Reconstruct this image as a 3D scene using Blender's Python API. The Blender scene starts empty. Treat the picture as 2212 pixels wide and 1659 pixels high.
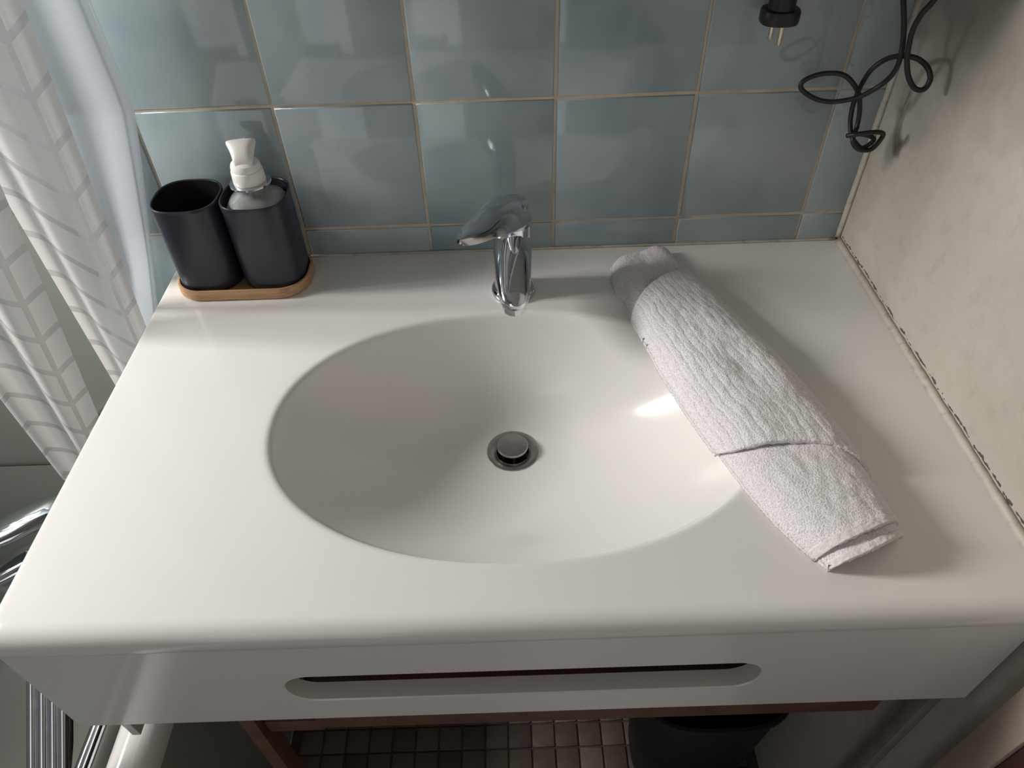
import bpy, bmesh, math, random
from mathutils import Vector, noise, Matrix
random.seed(7)
PI = math.pi
S = bpy.context.scene
COL = S.collection

# ------------------------------------------------------------------ camera
cam_d = bpy.data.cameras.new('camera'); cam = bpy.data.objects.new('camera', cam_d); COL.objects.link(cam)
cam_d.sensor_width = 36.0; cam_d.lens = 1547.377 / 2212 * 36.0
cam_d.clip_start = 0.02
cam.location = (-0.055536, -0.749687, 1.365548)
cam.rotation_euler = (0.791754, 0.023424, -0.022492)
S.camera = cam

# ------------------------------------------------------------------ world, light, exposure
w = bpy.data.worlds.new('world'); S.world = w; w.use_nodes = True
w.node_tree.nodes['Background'].inputs[0].default_value = (0.75, 0.85, 1.0, 1)
w.node_tree.nodes['Background'].inputs[1].default_value = 0.35
def area(name, loc, rot, sx, sy, power, col):
    d = bpy.data.lights.new(name, 'AREA'); d.shape = 'RECTANGLE'; d.size = sx; d.size_y = sy
    d.energy = power; d.color = col
    o = bpy.data.objects.new(name, d); COL.objects.link(o); o.location = loc; o.rotation_euler = rot
    return o
# daylight entering through the window of the left wall
area('window_daylight', (-1.42, -0.18, 1.50), (0, math.radians(-66), 0), 0.36, 0.26, 28, (1.0, 0.965, 0.93))
# added fill light, set in an unseen doorway behind the camera
area('doorway_fill', (-0.75, -2.36, 1.0), (math.radians(90), 0, 0), 0.70, 1.9, 3.6, (1.0, 0.975, 0.96))
S.view_settings.view_transform = 'Standard'; S.view_settings.look = 'None'
S.view_settings.exposure = 0.0; S.view_settings.gamma = 1.0; S.view_settings.use_curve_mapping = False

# ------------------------------------------------------------------ materials
def newmat(name):
    m = bpy.data.materials.new(name); m.use_nodes = True
    nt = m.node_tree; b = nt.nodes['Principled BSDF']
    return m, nt, b
def coords(nt, kind='Object'):
    return nt.nodes.new('ShaderNodeTexCoord').outputs[kind]
def noise_tex(nt, vec, scale, detail=3, rough=0.5):
    n = nt.nodes.new('ShaderNodeTexNoise'); n.inputs['Scale'].default_value = scale
    n.inputs['Detail'].default_value = detail; n.inputs['Roughness'].default_value = rough
    nt.links.new(vec, n.inputs['Vector']); return n.outputs['Fac']
def ramp(nt, fac, stops):
    r = nt.nodes.new('ShaderNodeValToRGB'); e = r.color_ramp.elements
    while len(e) < len(stops): e.new(0.5)
    for k, (p, c) in enumerate(stops):
        e[k].position = p; e[k].color = (*c, 1) if len(c) == 3 else c
    nt.links.new(fac, r.inputs['Fac']); return r.outputs['Color']
def math_n(nt, op, a, b=None, c=None):
    n = nt.nodes.new('ShaderNodeMath'); n.operation = op
    for i, v in enumerate((a, b, c)):
        if v is None: continue
        if isinstance(v, (int, float)): n.inputs[i].default_value = v
        else: nt.links.new(v, n.inputs[i])
    return n.outputs[0]
def mixc(nt, fac, a, b, mode='MIX'):
    n = nt.nodes.new('ShaderNodeMix'); n.data_type = 'RGBA'; n.blend_type = mode
    if isinstance(fac, (int, float)): n.inputs[0].default_value = fac
    else: nt.links.new(fac, n.inputs[0])
    for i, v in ((6, a), (7, b)):
        if isinstance(v, tuple): n.inputs[i].default_value = (*v, 1)
        else: nt.links.new(v, n.inputs[i])
    return n.outputs[2]
def bump(nt, b, height, strength, dist):
    n = nt.nodes.new('ShaderNodeBump'); n.inputs['Strength'].default_value = strength; n.inputs['Distance'].default_value = dist
    nt.links.new(height, n.inputs['Height']); nt.links.new(n.outputs['Normal'], b.inputs['Normal'])
def simple(name, col, rough=0.5, metal=0.0, var=0.06, scale=20, bmp=0.0, bscale=200, bdist=0.001, spec=0.5, coat=0.0):
    m, nt, b = newmat(name); v = coords(nt)
    f = noise_tex(nt, v, scale)
    lo = tuple(max(0, c * (1 - var)) for c in col); hi = tuple(min(1, c * (1 + var)) for c in col)
    nt.links.new(ramp(nt, f, [(0.3, lo), (0.7, hi)]), b.inputs['Base Color'])
    b.inputs['Roughness'].default_value = rough; b.inputs['Metallic'].default_value = metal
    b.inputs['Specular IOR Level'].default_value = spec; b.inputs['Coat Weight'].default_value = coat
    if bmp: bump(nt, b, noise_tex(nt, v, bscale, 4), bmp, bdist)
    return m
M = {}
M['ceramic'] = simple('cast_marble_white', (0.79, 0.775, 0.745), 0.17, var=0.012, scale=6)
M['lacquer'] = simple('white_lacquer', (0.74, 0.72, 0.695), 0.13, var=0.02, scale=5)
M['chrome'] = simple('chrome', (0.62, 0.64, 0.67), 0.06, 1.0, var=0.05, scale=60)
M['chrome_dull'] = simple('brushed_steel', (0.42, 0.40, 0.39), 0.32, 1.0, var=0.12, scale=90)
M['dark_hole'] = simple('drain_dark', (0.015, 0.013, 0.012), 0.6)
M['brass'] = simple('brass_pin', (0.62, 0.50, 0.32), 0.3, 1.0)
M['pin'] = simple('nickel_pin', (0.75, 0.68, 0.55), 0.22, 1.0)
M['black_rubber'] = simple('black_cable', (0.012, 0.012, 0.013), 0.45, var=0.2)
M['cup'] = simple('dark_navy_plastic', (0.021, 0.023, 0.036), 0.36, var=0.08, scale=40)
M['cup_in'] = simple('dark_navy_inside', (0.010, 0.010, 0.013), 0.5)
M['pump'] = simple('white_pump_plastic', (0.82, 0.80, 0.76), 0.35, var=0.02)
M['clear'] = simple('clear_plastic', (0.80, 0.86, 0.84), 0.12, var=0.03)
b_ = M['clear'].node_tree.nodes['Principled BSDF']; b_.inputs['Transmission Weight'].default_value = 0.7; b_.inputs['IOR'].default_value = 1.4
M['enamel'] = simple('bath_enamel', (0.37, 0.40, 0.35), 0.2, var=0.02, scale=3)
M['rim'] = simple('bath_rim_white', (0.82, 0.79, 0.77), 0.12, var=0.02, scale=4)
M['redwood'] = simple('red_brown_wood', (0.13, 0.055, 0.036), 0.6, var=0.25, scale=30)
M['trimwood'] = simple('beige_door_trim', (0.36, 0.29, 0.24), 0.5, var=0.1, scale=12)
M['door'] = simple('dark_door_wood', (0.05, 0.022, 0.018), 0.5, var=0.3, scale=12)
M['batten'] = simple('grey_batten_paint', (0.22, 0.20, 0.18), 0.6, var=0.12, scale=30)
M['grout'] = simple('beige_grout', (0.56, 0.49, 0.39), 0.85, var=0.15, scale=40, bmp=0.4, bscale=400, bdist=0.0006)
M['floorpale'] = simple('pale_floor', (0.62, 0.59, 0.56), 0.5, var=0.1, scale=6)
M['cabinet'] = simple('shade_cabinet_white', (0.45, 0.44, 0.42), 0.35, var=0.03)
M['mirror'] = simple('mirror_glass', (0.6, 0.62, 0.62), 0.02, 1.0, var=0.01)
M['ceil'] = simple('ceiling_paint', (0.30, 0.29, 0.28), 0.9, var=0.03, scale=3)
M['wallpaint'] = simple('side_wall_paint', (0.52, 0.51, 0.49), 0.8, var=0.06, scale=4)
M['frame'] = simple('window_frame_white', (0.75, 0.75, 0.73), 0.4)
M['binblack'] = simple('black_bin_plastic', (0.010, 0.010, 0.012), 0.6, var=0.2)
M['lampglass'] = simple('lamp_glass', (0.8, 0.78, 0.72), 0.4)

# glazed wall tile: washed blue-green, mirror-like uneven glaze, each tile a slightly different tone
m, nt, b = newmat('blue_tile_glaze'); v = coords(nt)
oi = nt.nodes.new('ShaderNodeObjectInfo')
off = nt.nodes.new('ShaderNodeVectorMath'); off.operation = 'MULTIPLY_ADD'
cmb = nt.nodes.new('ShaderNodeCombineXYZ')
for k in range(3): nt.links.new(oi.outputs['Random'], cmb.inputs[k])
nt.links.new(cmb.outputs[0], off.inputs[0]); off.inputs[1].default_value = (37, 19, 53); nt.links.new(v, off.inputs[2])
vv = off.outputs[0]
f1 = noise_tex(nt, vv, 8, 3, 0.5)
c1 = ramp(nt, f1, [(0.30, (0.26, 0.33, 0.36)), (0.5, (0.325, 0.395, 0.42)), (0.72, (0.40, 0.46, 0.48))])
tone = ramp(nt, oi.outputs['Random'], [(0, (0.86, 0.90, 0.90)), (1, (1.08, 1.05, 1.04))])
nt.links.new(mixc(nt, 1.0, c1, tone, 'MULTIPLY'), b.inputs['Base Color'])
b.inputs['Roughness'].default_value = 0.07; b.inputs['IOR'].default_value = 1.52
bump(nt, b, noise_tex(nt, vv, 14, 1), 0.12, 0.0018)
M['tile'] = m

# right wall: beige plaster with grey mottling, damp smudge, upper grime darkened as painted shade, and a broken line of mould above the sealant
m, nt, b = newmat('beige_plaster'); v = coords(nt)
f1 = noise_tex(nt, v, 5, 5, 0.6); f2 = noise_tex(nt, v, 60, 4, 0.65); f3 = noise_tex(nt, v, 25, 3)
base = ramp(nt, f1, [(0.3, (0.42, 0.385, 0.335)), (0.7, (0.50, 0.465, 0.415))])
spk = ramp(nt, f2, [(0.50, (1, 1, 1)), (0.70, (0.84, 0.83, 0.81))])
base = mixc(nt, ramp(nt, f3, [(0.3, (0.3,)*3), (0.7, (0.8,)*3)]), base, spk, 'MULTIPLY')
sep = nt.nodes.new('ShaderNodeSeparateXYZ'); nt.links.new(v, sep.inputs[0])
X_, Y_, Z_ = sep.outputs
def smudge_or_shade(cy, cz, ry, rz, amount, col=(0.13, 0.125, 0.10)):
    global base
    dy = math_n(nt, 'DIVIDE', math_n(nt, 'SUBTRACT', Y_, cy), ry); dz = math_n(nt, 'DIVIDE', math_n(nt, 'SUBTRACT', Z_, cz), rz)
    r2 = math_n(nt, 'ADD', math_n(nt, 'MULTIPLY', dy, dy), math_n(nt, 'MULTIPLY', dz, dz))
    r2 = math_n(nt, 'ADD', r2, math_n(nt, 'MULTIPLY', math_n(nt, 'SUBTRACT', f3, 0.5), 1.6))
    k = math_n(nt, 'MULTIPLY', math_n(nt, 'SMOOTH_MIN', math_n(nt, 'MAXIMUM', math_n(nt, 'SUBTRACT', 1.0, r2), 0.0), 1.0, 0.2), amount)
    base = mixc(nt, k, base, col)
smudge_or_shade(-0.045, 1.000, 0.016, 0.030, 0.75)
smudge_or_shade(-0.075, 1.045, 0.030, 0.030, 0.25)
smudge_or_shade(-0.16, 1.15, 0.16, 0.085, 0.50, (0.22, 0.20, 0.165))  # grime patch enlarged and darkened to paint in shade high on the wall
# mould line : |z - (0.8705 + wobble)| < width(y)
wob = math_n(nt, 'MULTIPLY', math_n(nt, 'SUBTRACT', noise_tex(nt, v, 70, 2), 0.5), 0.007)
zz = math_n(nt, 'ABSOLUTE', math_n(nt, 'SUBTRACT', math_n(nt, 'SUBTRACT', Z_, 0.8690), wob))
wid = math_n(nt, 'MULTIPLY', math_n(nt, 'SUBTRACT', noise_tex(nt, v, 150, 2), 0.41), 0.0075)
line = math_n(nt, 'LESS_THAN', zz, wid)
base = mixc(nt, math_n(nt, 'MULTIPLY', line, 0.9), base, (0.035, 0.028, 0.022))
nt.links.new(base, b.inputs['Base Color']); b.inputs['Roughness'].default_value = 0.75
hh = math_n(nt, 'ADD', noise_tex(nt, v, 45, 5, 0.6), math_n(nt, 'MULTIPLY', noise_tex(nt, v, 300, 3), 0.3))
bump(nt, b, hh, 0.35, 0.0025)
M['plaster'] = m

# off-white sealant with small dirt
m, nt, b = newmat('sealant'); v = coords(nt)
nt.links.new(ramp(nt, noise_tex(nt, v, 120, 3), [(0.30, (0.40, 0.36, 0.29)), (0.42, (0.50, 0.465, 0.395)), (0.8, (0.56, 0.525, 0.45))]), b.inputs['Base Color'])
b.inputs['Roughness'].default_value = 0.45; M['sealant'] = m

# bamboo
m, nt, b = newmat('bamboo'); v = coords(nt)
mp = nt.nodes.new('ShaderNodeMapping'); mp.inputs['Scale'].default_value = (6, 120, 120); nt.links.new(v, mp.inputs[0])
nt.links.new(ramp(nt, noise_tex(nt, mp.outputs[0], 3, 3), [(0.3, (0.42, 0.245, 0.125)), (0.7, (0.58, 0.37, 0.20))]), b.inputs['Base Color'])
b.inputs['Roughness'].default_value = 0.5; M['bamboo'] = m

# terry
def terry(name, ridges):
    m, nt, b = newmat(name); v = coords(nt, 'UV')
    n1 = noise_tex(nt, coords(nt), 620, 3, 0.6); n2 = noise_tex(nt, coords(nt), 60, 3)
    c = ramp(nt, n1, [(0.30, (0.66, 0.63, 0.64)), (0.52, (0.86, 0.83, 0.84)), (0.75, (0.94, 0.91, 0.92))])
    h = n1
    if ridges:
        s = nt.nodes.new('ShaderNodeSeparateXYZ'); nt.links.new(v, s.inputs[0])
        u = math_n(nt, 'ADD', math_n(nt, 'MULTIPLY', s.outputs[0], 17.0), math_n(nt, 'MULTIPLY', noise_tex(nt, coords(nt), 24, 2), 1.6))
        fr = math_n(nt, 'ABSOLUTE', math_n(nt, 'SUBTRACT', math_n(nt, 'FRACT', u), 0.5))
        g = math_n(nt, 'SMOOTHSTEP' if False else 'MULTIPLY', math_n(nt, 'MINIMUM', math_n(nt, 'MULTIPLY', fr, 4.0), 1.0), 1.0)
        h = math_n(nt, 'ADD', math_n(nt, 'MULTIPLY', n1, 1.0), math_n(nt, 'MULTIPLY', g, 0.28))
    nt.links.new(c, b.inputs['Base Color']); b.inputs['Roughness'].default_value = 0.95
    b.inputs['Specular IOR Level'].default_value = 0.1
    b.inputs['Sheen Weight'].default_value = 0.25; b.inputs['Sheen Roughness'].default_value = 0.5
    bump(nt, b, h, 0.8, 0.0022)
    return m
M['terry'] = terry('white_terry', False); M['terry_rib'] = terry('white_terry_ribbed', True)
M['hem'] = simple('white_hem_tape', (0.74, 0.70, 0.67), 0.9, var=0.1, scale=300, bmp=0.6, bscale=900, bdist=0.0008)

# curtain fabrics
def fabric(name, col, alpha, pattern):
    m = bpy.data.materials.new(name); m.use_nodes = True; nt = m.node_tree; nt.nodes.clear()
    out = nt.nodes.new('ShaderNodeOutputMaterial')
    df = nt.nodes.new('ShaderNodeBsdfDiffuse'); tl = nt.nodes.new('ShaderNodeBsdfTranslucent'); tr = nt.nodes.new('ShaderNodeBsdfTransparent')
    gl = nt.nodes.new('ShaderNodeBsdfGlossy'); gl.inputs['Roughness'].default_value = 0.45
    a1 = nt.nodes.new('ShaderNodeMixShader'); a1.inputs[0].default_value = 0.40
    nt.links.new(df.outputs[0], a1.inputs[1]); nt.links.new(tl.outputs[0], a1.inputs[2])
    a3 = nt.nodes.new('ShaderNodeMixShader'); a3.inputs[0].default_value = 0.06
    nt.links.new(a1.outputs[0], a3.inputs[1]); nt.links.new(gl.outputs[0], a3.inputs[2])
    a2 = nt.nodes.new('ShaderNodeMixShader')
    nt.links.new(tr.outputs[0], a2.inputs[1]); nt.links.new(a3.outputs[0], a2.inputs[2])
    nt.links.new(a2.outputs[0], out.inputs[0])
    tr.inputs[0].default_value = (0.92, 0.93, 0.92, 1)
    if not pattern:
        df.inputs[0].default_value = tl.inputs[0].default_value = (*col, 1); a2.inputs[0].default_value = alpha
        return m
    # fern-like chevrons: stripes slanting towards a spine, u across the cloth (m), v up (m)
    uv = coords(nt, 'UV'); s = nt.nodes.new('ShaderNodeSeparateXYZ'); nt.links.new(uv, s.inputs[0])
    U, V = s.outputs[0], s.outputs[1]
    w = pattern
    cell = math_n(nt, 'SUBTRACT', math_n(nt, 'FRACT', math_n(nt, 'ADD', math_n(nt, 'DIVIDE', U, w), 0.5 - 0.035/w)), 0.5)
    dist = math_n(nt, 'MULTIPLY', math_n(nt, 'ABSOLUTE', cell), w)
    t = math_n(nt, 'FRACT', math_n(nt, 'DIVIDE', math_n(nt, 'SUBTRACT', V, math_n(nt, 'MULTIPLY', dist, 0.55)), 0.050))
    band = math_n(nt, 'LESS_THAN', t, 0.17)
    spine = math_n(nt, 'LESS_THAN', dist, 0.0035)
    band = math_n(nt, 'MAXIMUM', band, spine)
    c = mixc(nt, band, col, tuple(x * 0.80 for x in col))
    nt.links.new(c, df.inputs[0]); nt.links.new(c, tl.inputs[0])
    al = math_n(nt, 'SUBTRACT', alpha, math_n(nt, 'MULTIPLY', band, 0.16)); nt.links.new(al, a2.inputs[0])
    return m
M['liner'] = fabric('curtain_liner', (0.74, 0.79, 0.85), 0.78, None)
M['curtain'] = fabric('curtain_fern_print', (0.88, 0.86, 0.85), 0.94, 0.24)

# floor: brown mosaic
m, nt, b = newmat('brown_mosaic'); v = coords(nt); oi = nt.nodes.new('ShaderNodeObjectInfo')
c1 = ramp(nt, oi.outputs['Random'], [(0, (0.07, 0.05, 0.04)), (0.35, (0.11, 0.085, 0.065)), (0.7, (0.14, 0.115, 0.09)), (1, (0.17, 0.13, 0.10))])
nt.links.new(mixc(nt, 0.25, c1, ramp(nt, noise_tex(nt, v, 40), [(0.3, (0.05, 0.035, 0.03)), (0.7, (0.2, 0.15, 0.12))])), b.inputs['Base Color'])
b.inputs['Roughness'].default_value = 0.5; M['mosaic'] = m
M['floorbase'] = simple('floor_grout_brown', (0.07, 0.055, 0.045), 0.8, var=0.3, scale=24)
m = bpy.data.materials.new('window_glass'); m.use_nodes = True; nt = m.node_tree; nt.nodes.clear()
o_ = nt.nodes.new('ShaderNodeOutputMaterial'); t_ = nt.nodes.new('ShaderNodeBsdfTransparent'); g_ = nt.nodes.new('ShaderNodeBsdfGlossy'); x_ = nt.nodes.new('ShaderNodeMixShader')
g_.inputs['Roughness'].default_value = 0.02; x_.inputs[0].default_value = 0.05
nt.links.new(t_.outputs[0], x_.inputs[1]); nt.links.new(g_.outputs[0], x_.inputs[2]); nt.links.new(x_.outputs[0], o_.inputs[0]); M['glass'] = m

# ------------------------------------------------------------------ helpers
def mesh_obj(name, verts, faces, mat, parent=None, smooth=True, uvs=None, loc=None):
    me = bpy.data.meshes.new(name); me.from_pydata([tuple(v) for v in verts], [], faces); me.update()
    bm = bmesh.new(); bm.from_mesh(me)
    if uvs is not None:
        bm.verts.ensure_lookup_table(); L = bm.loops.layers.uv.new('UVMap')
        for f in bm.faces:
            for l in f.loops: l[L].uv = uvs[l.vert.index]
    bmesh.ops.recalc_face_normals(bm, faces=bm.faces)
    bm.to_mesh(me); bm.free()
    if smooth:
        for p in me.polygons: p.use_smooth = True
    me.materials.append(M[mat])
    o = bpy.data.objects.new(name, me); COL.objects.link(o)
    if parent: o.parent = parent
    if loc: o.location = loc
    return o
def autosmooth(o, deg=40):
    me = o.data
    for e in me.edges: pass
    bm = bmesh.new(); bm.from_mesh(me)
    lim = math.radians(deg)
    for e in bm.edges:
        if len(e.link_faces) == 2 and e.calc_face_angle(0) > lim: e.smooth = False
    bm.to_mesh(me); bm.free()
    return o
def tag(o, label, cat, group=None):
    o['label'] = label; o['category'] = cat
    if group: o['group'] = group
    return o
def struct(o): o['kind'] = 'structure'; return o
def empty(name, loc=(0, 0, 0)):
    o = bpy.data.objects.new(name, None); COL.objects.link(o); o.location = loc; o.empty_display_size = 0.05; return o
def keep(child, parent):
    child.parent = parent; child.matrix_parent_inverse = Matrix.Translation(-Vector(parent.location)); return child
def rings(rs, closed=True, cap0=True, cap1=True):
    """list of rings (equal length point lists) -> verts, faces"""
    n = len(rs[0]); V = [p for r in rs for p in r]; F = []
    for i in range(len(rs) - 1):
        for j in range(n if closed else n - 1):
            k = (j + 1) % n
            F.append((i*n + j, i*n + k, (i+1)*n + k, (i+1)*n + j))
    if cap0: F.append(tuple(range(n - 1, -1, -1)))
    if cap1: F.append(tuple((len(rs) - 1)*n + j for j in range(n)))
    return V, F
def circle(c, r, n=32, z=None, ry=None):
    return [Vector((c[0] + r*math.cos(2*PI*k/n), c[1] + (ry or r)*math.sin(2*PI*k/n), c[2])) for k in range(n)]
def lathe(name, c, prof, mat, parent=None, n=48, cap0=True, cap1=True, deg=40):
    rs = [circle((c[0], c[1], c[2] + z), r, n) for r, z in prof]
    return autosmooth(mesh_obj(name, *rings(rs, True, cap0, cap1), mat, parent), deg)
def squircle(c, a, b, n=64, e=3.2):
    out = []
    for k in range(n):
        t = 2*PI*k/n; ct, st = math.cos(t), math.sin(t)
        out.append(Vector((c[0] + a*math.copysign(abs(ct)**(2/e), ct), c[1] + b*math.copysign(abs(st)**(2/e), st), c[2])))
    return out
def box(name, lo, hi, mat, parent=None, bev=0.0, seg=2):
    bm = bmesh.new(); bmesh.ops.create_cube(bm, size=1)
    for v in bm.verts:
        v.co = Vector((lo[i] + (v.co[i] + 0.5)*(hi[i] - lo[i]) for i in range(3)))
    if bev: bmesh.ops.bevel(bm, geom=bm.edges[:], offset=bev, segments=seg, profile=0.5, affect='EDGES')
    me = bpy.data.meshes.new(name); bm.to_mesh(me); bm.free(); me.materials.append(M[mat])
    if bev:
        for p in me.polygons: p.use_smooth = True
    o = bpy.data.objects.new(name, me); COL.objects.link(o)
    if parent: o.parent = parent
    if bev: autosmooth(o, 35)
    return o
def catmull(P, sub=8):
    P = [Vector(p) for p in P]; Q = [P[0]*2 - P[1]] + P + [P[-1]*2 - P[-2]]; out = []
    for i in range(1, len(Q) - 2):
        for s in range(sub):
            t = s/sub; a, b_, c, d = Q[i-1], Q[i], Q[i+1], Q[i+2]
            out.append(0.5*((2*b_) + (c - a)*t + (2*a - 5*b_ + 4*c - d)*t*t + (3*b_ - a - 3*c + d)*t**3))
    out.append(P[-1]); return out
def tube(name, pts, r, mat, parent=None, n=12, sub=8, rf=None):
    c = catmull(pts, sub); rs = []; up = Vector((0.31, 0.2, 0.93))
    for i, p in enumerate(c):
        d = (c[min(i+1, len(c)-1)] - c[max(i-1, 0)]).normalized()
        a = (up - d*up.dot(d)).normalized(); up = a; b_ = d.cross(a)
        rr = r if rf is None else rf(i/(len(c)-1))
        rs.append([p + (a*math.cos(2*PI*k/n) + b_*math.sin(2*PI*k/n))*rr for k in range(n)])
    return mesh_obj(name, *rings(rs), mat, parent)
def grid(nu, nv, fn):
    V, UV = [], []
    for j in range(nv):
        for i in range(nu):
            p, uv = fn(i/(nu-1), j/(nv-1)); V.append(p); UV.append(uv)
    F = [(j*nu+i, j*nu+i+1, (j+1)*nu+i+1, (j+1)*nu+i) for j in range(nv-1) for i in range(nu-1)]
    return V, F, UV
def solid(o, t, off=-1.0):
    md = o.modifiers.new('thickness', 'SOLIDIFY'); md.thickness = t; md.offset = off; return o
def lerp(a, b, t): return a + (b - a)*t
def interp(tab, x):
    if x <= tab[0][0]: return tab[0][1]
    if x >= tab[-1][0]: return tab[-1][1]
    k = 0
    while k < len(tab) - 2 and x > tab[k+1][0]: k += 1
    p0, p1, p2, p3 = tab[max(k-1, 0)], tab[k], tab[k+1], tab[min(k+2, len(tab)-1)]
    f = (x - p1[0])/(p2[0] - p1[0]); d = p2[0] - p1[0]
    m1 = (p2[1]-p0[1])/(p2[0]-p0[0])*d; m2 = (p3[1]-p1[1])/(p3[0]-p1[0])*d
    return (2*f**3-3*f*f+1)*p1[1] + (f**3-2*f*f+f)*m1 + (-2*f**3+3*f*f)*p2[1] + (f**3-f*f)*m2

# pixel of the photograph -> point at a given depth plane (used once to read real positions off the photo)
CR = cam.rotation_euler.to_matrix(); CP = Vector(cam.location)
def at(u, v, y):
    d = CR @ Vector(((u - 1106)/1547.377, -(v - 829.5)/1547.377, -1)); return CP + d*((y - CP.y)/d.y)

# ------------------------------------------------------------------ the room
XR, XL, YF, ZT, ZC = 0.354, -1.25, -2.2, 2.42, 0.86
floor = struct(box('floor', (XL - 0.1, YF - 0.1, -0.06), (XR + 0.1, 0.11, -0.004), 'floorpale'))
keep_bed = struct(box('floor', (-0.478, -0.635, -0.004), (XR, 0.0016, -0.0028), 'floorbase'))
struct(box('ceiling', (XL - 0.1, YF - 0.1, ZT), (XR + 0.1, 0.11, ZT + 0.06), 'ceil'))
wb = struct(box('wall_back', (XL - 0.1, 0.0016, -0.004), (XR + 0.1, 0.10, ZT), 'grout'))
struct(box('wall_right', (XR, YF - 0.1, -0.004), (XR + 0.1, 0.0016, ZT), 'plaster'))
# left wall with a window opening
WY0, WY1, WZ0, WZ1 = -0.45, -0.002, 1.23, 1.77
def prism_union(name, boxes, mat):
    V, F = [], []
    for lo, hi in boxes:
        k = len(V)
        V += [(x, y, z) for z in (lo[2], hi[2]) for y in (lo[1], hi[1]) for x in (lo[0], hi[0])]
        F += [tuple(k + q for q in f) for f in ((0,1,3,2), (4,6,7,5), (0,4,5,1), (2,3,7,6), (0,2,6,4), (1,5,7,3))]
    return mesh_obj(name, V, F, mat, smooth=False)
struct(prism_union('wall_front', [((XL - 0.1, YF - 0.1, -0.004), (-1.12, YF, ZT)), ((-0.38, YF - 0.1, -0.004), (XR, YF, ZT)), ((-1.12, YF - 0.1, 2.0), (-0.38, YF, ZT))], 'wallpaint'))
d2 = struct(empty('added_doorway', (-0.75, YF, 0)))  # unseen doorway, added to carry the front fill light
for lo, hi in (((-1.12, YF - 0.1, -0.004), (-1.08, YF + 0.01, 2.0)), ((-0.42, YF - 0.1, -0.004), (-0.38, YF + 0.01, 2.0)), ((-1.08, YF - 0.1, 1.96), (-0.42, YF + 0.01, 2.0))):
    keep(box('door_frame', lo, hi, 'frame', bev=0.003), d2)
struct(prism_union('wall_left', [((XL-0.1, YF, -0.004), (XL, WY0, ZT)), ((XL-0.1, WY1, -0.004), (XL, 0.0016, ZT)),
    ((XL-0.1, WY0, -0.004), (XL, WY1, WZ0)), ((XL-0.1, WY0, WZ1), (XL, WY1, ZT))], 'wallpaint'))
win = struct(empty('window_1', (XL, (WY0+WY1)/2, WZ0)))
for lo, hi in (((XL-0.09, WY0, WZ0), (XL-0.04, WY0+0.04, WZ1)), ((XL-0.09, WY1-0.04, WZ0), (XL-0.04, WY1, WZ1)),
               ((XL-0.09, WY0+0.04, WZ0), (XL-0.04, WY1-0.04, WZ0+0.04)), ((XL-0.09, WY0+0.04, WZ1-0.04), (XL-0.04, WY1-0.04, WZ1))):
    keep(box('window_frame', lo, hi, 'frame', bev=0.004), win)
keep(box('pane', (XL-0.068, WY0+0.04, WZ0+0.04), (XL-0.062, WY1-0.04, WZ1-0.04), 'glass'), win)
# wall tiles, pitch 150 mm, each its own piece
def tile_mesh(x0, x1, z0, z1):
    bm = bmesh.new(); bmesh.ops.create_cube(bm, size=1)
    for v in bm.verts:
        v.co = Vector(((v.co.x)*(x1-x0), v.co.y*0.008, v.co.z*(z1-z0)))
    ed = [e for e in bm.edges if all(vv.co.y < 0 for vv in e.verts)]
    bmesh.ops.bevel(bm, geom=ed, offset=0.0016, segments=2, profile=0.5, affect='EDGES')
    me = bpy.data.meshes.new('tile'); bm.to_mesh(me); bm.free(); me.materials.append(M['tile'])
    for p in me.polygons: p.use_smooth = True
    return me
PT, GR = 0.15, 0.0032
full = tile_mesh(0, PT-GR, 0, PT-GR); cutw = XR - 0.0018 - (0.30 + GR/2); cut = tile_mesh(0, cutw, 0, PT-GR)
Zr = 0.89785
for r in range(-2, 8):
    for c in range(-8, 3):
        last = c == 2
        o = bpy.data.objects.new('tile', cut if last else full); COL.objects.link(o); o.parent = wb
        cx = 0.30 + GR/2 + cutw/2 if last else c*PT + PT/2
        o.location = (cx + random.uniform(-.0004, .0004), 0.004 + random.uniform(-.0003, .0005), Zr + r*PT + PT/2 + random.uniform(-.0004, .0004))
        o.rotation_euler = (random.gauss(0, 0.0035), random.gauss(0, 0.0015), random.gauss(0, 0.0035))

# floor mosaic under the basin
mt = tile_mesh(0, 0.039, 0, 0.039); mt.materials.clear(); mt.materials.append(M['mosaic'])
for i in range(19):
    for j in range(15):
        o = bpy.data.objects.new('mosaic_tile', mt); COL.objects.link(o); o.parent = floor
        o.rotation_euler = (-PI/2, 0, 0); o.location = (-0.44 + i*0.042, -0.61 + j*0.042, -0.004)

# sealant beads
def bead(name, a, b_, sides, r, n=60):
    a, b_ = Vector(a), Vector(b_); rs = []
    for i in range(n + 1):
        t = i/n; p = a.lerp(b_, t); k = r*(1 + 0.22*noise.noise(Vector((t*40, a.x*9, 1))))
        rs.append([p, p + sides[0]*k, p + sides[0]*k*0.42 + sides[1]*k*0.42, p + sides[1]*k])
    return struct(mesh_obj(name, *rings(rs), 'sealant'))
bead('trim_1', (XR - 0.0002, -0.503, ZC), (XR - 0.0002, -0.004, ZC), (Vector((-1, 0, 0)), Vector((0, 0, 1))), 0.0062)
bead('trim_2', (-0.30, -0.0005, ZC), (XR - 0.004, -0.0005, ZC), (Vector((0, -1, 0)), Vector((0, 0, 1))), 0.0026)
bead('trim_3', (XR - 0.0002, -0.0005, ZC + 0.004), (XR - 0.0002, -0.0005, 1.6), (Vector((-1, 0, 0)), Vector((0, -1, 0))), 0.0048)
struct(box('trim_4', (XR - 0.010, -0.552, -0.004), (XR, -0.521, 0.82), 'trimwood', bev=0.002))
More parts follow.
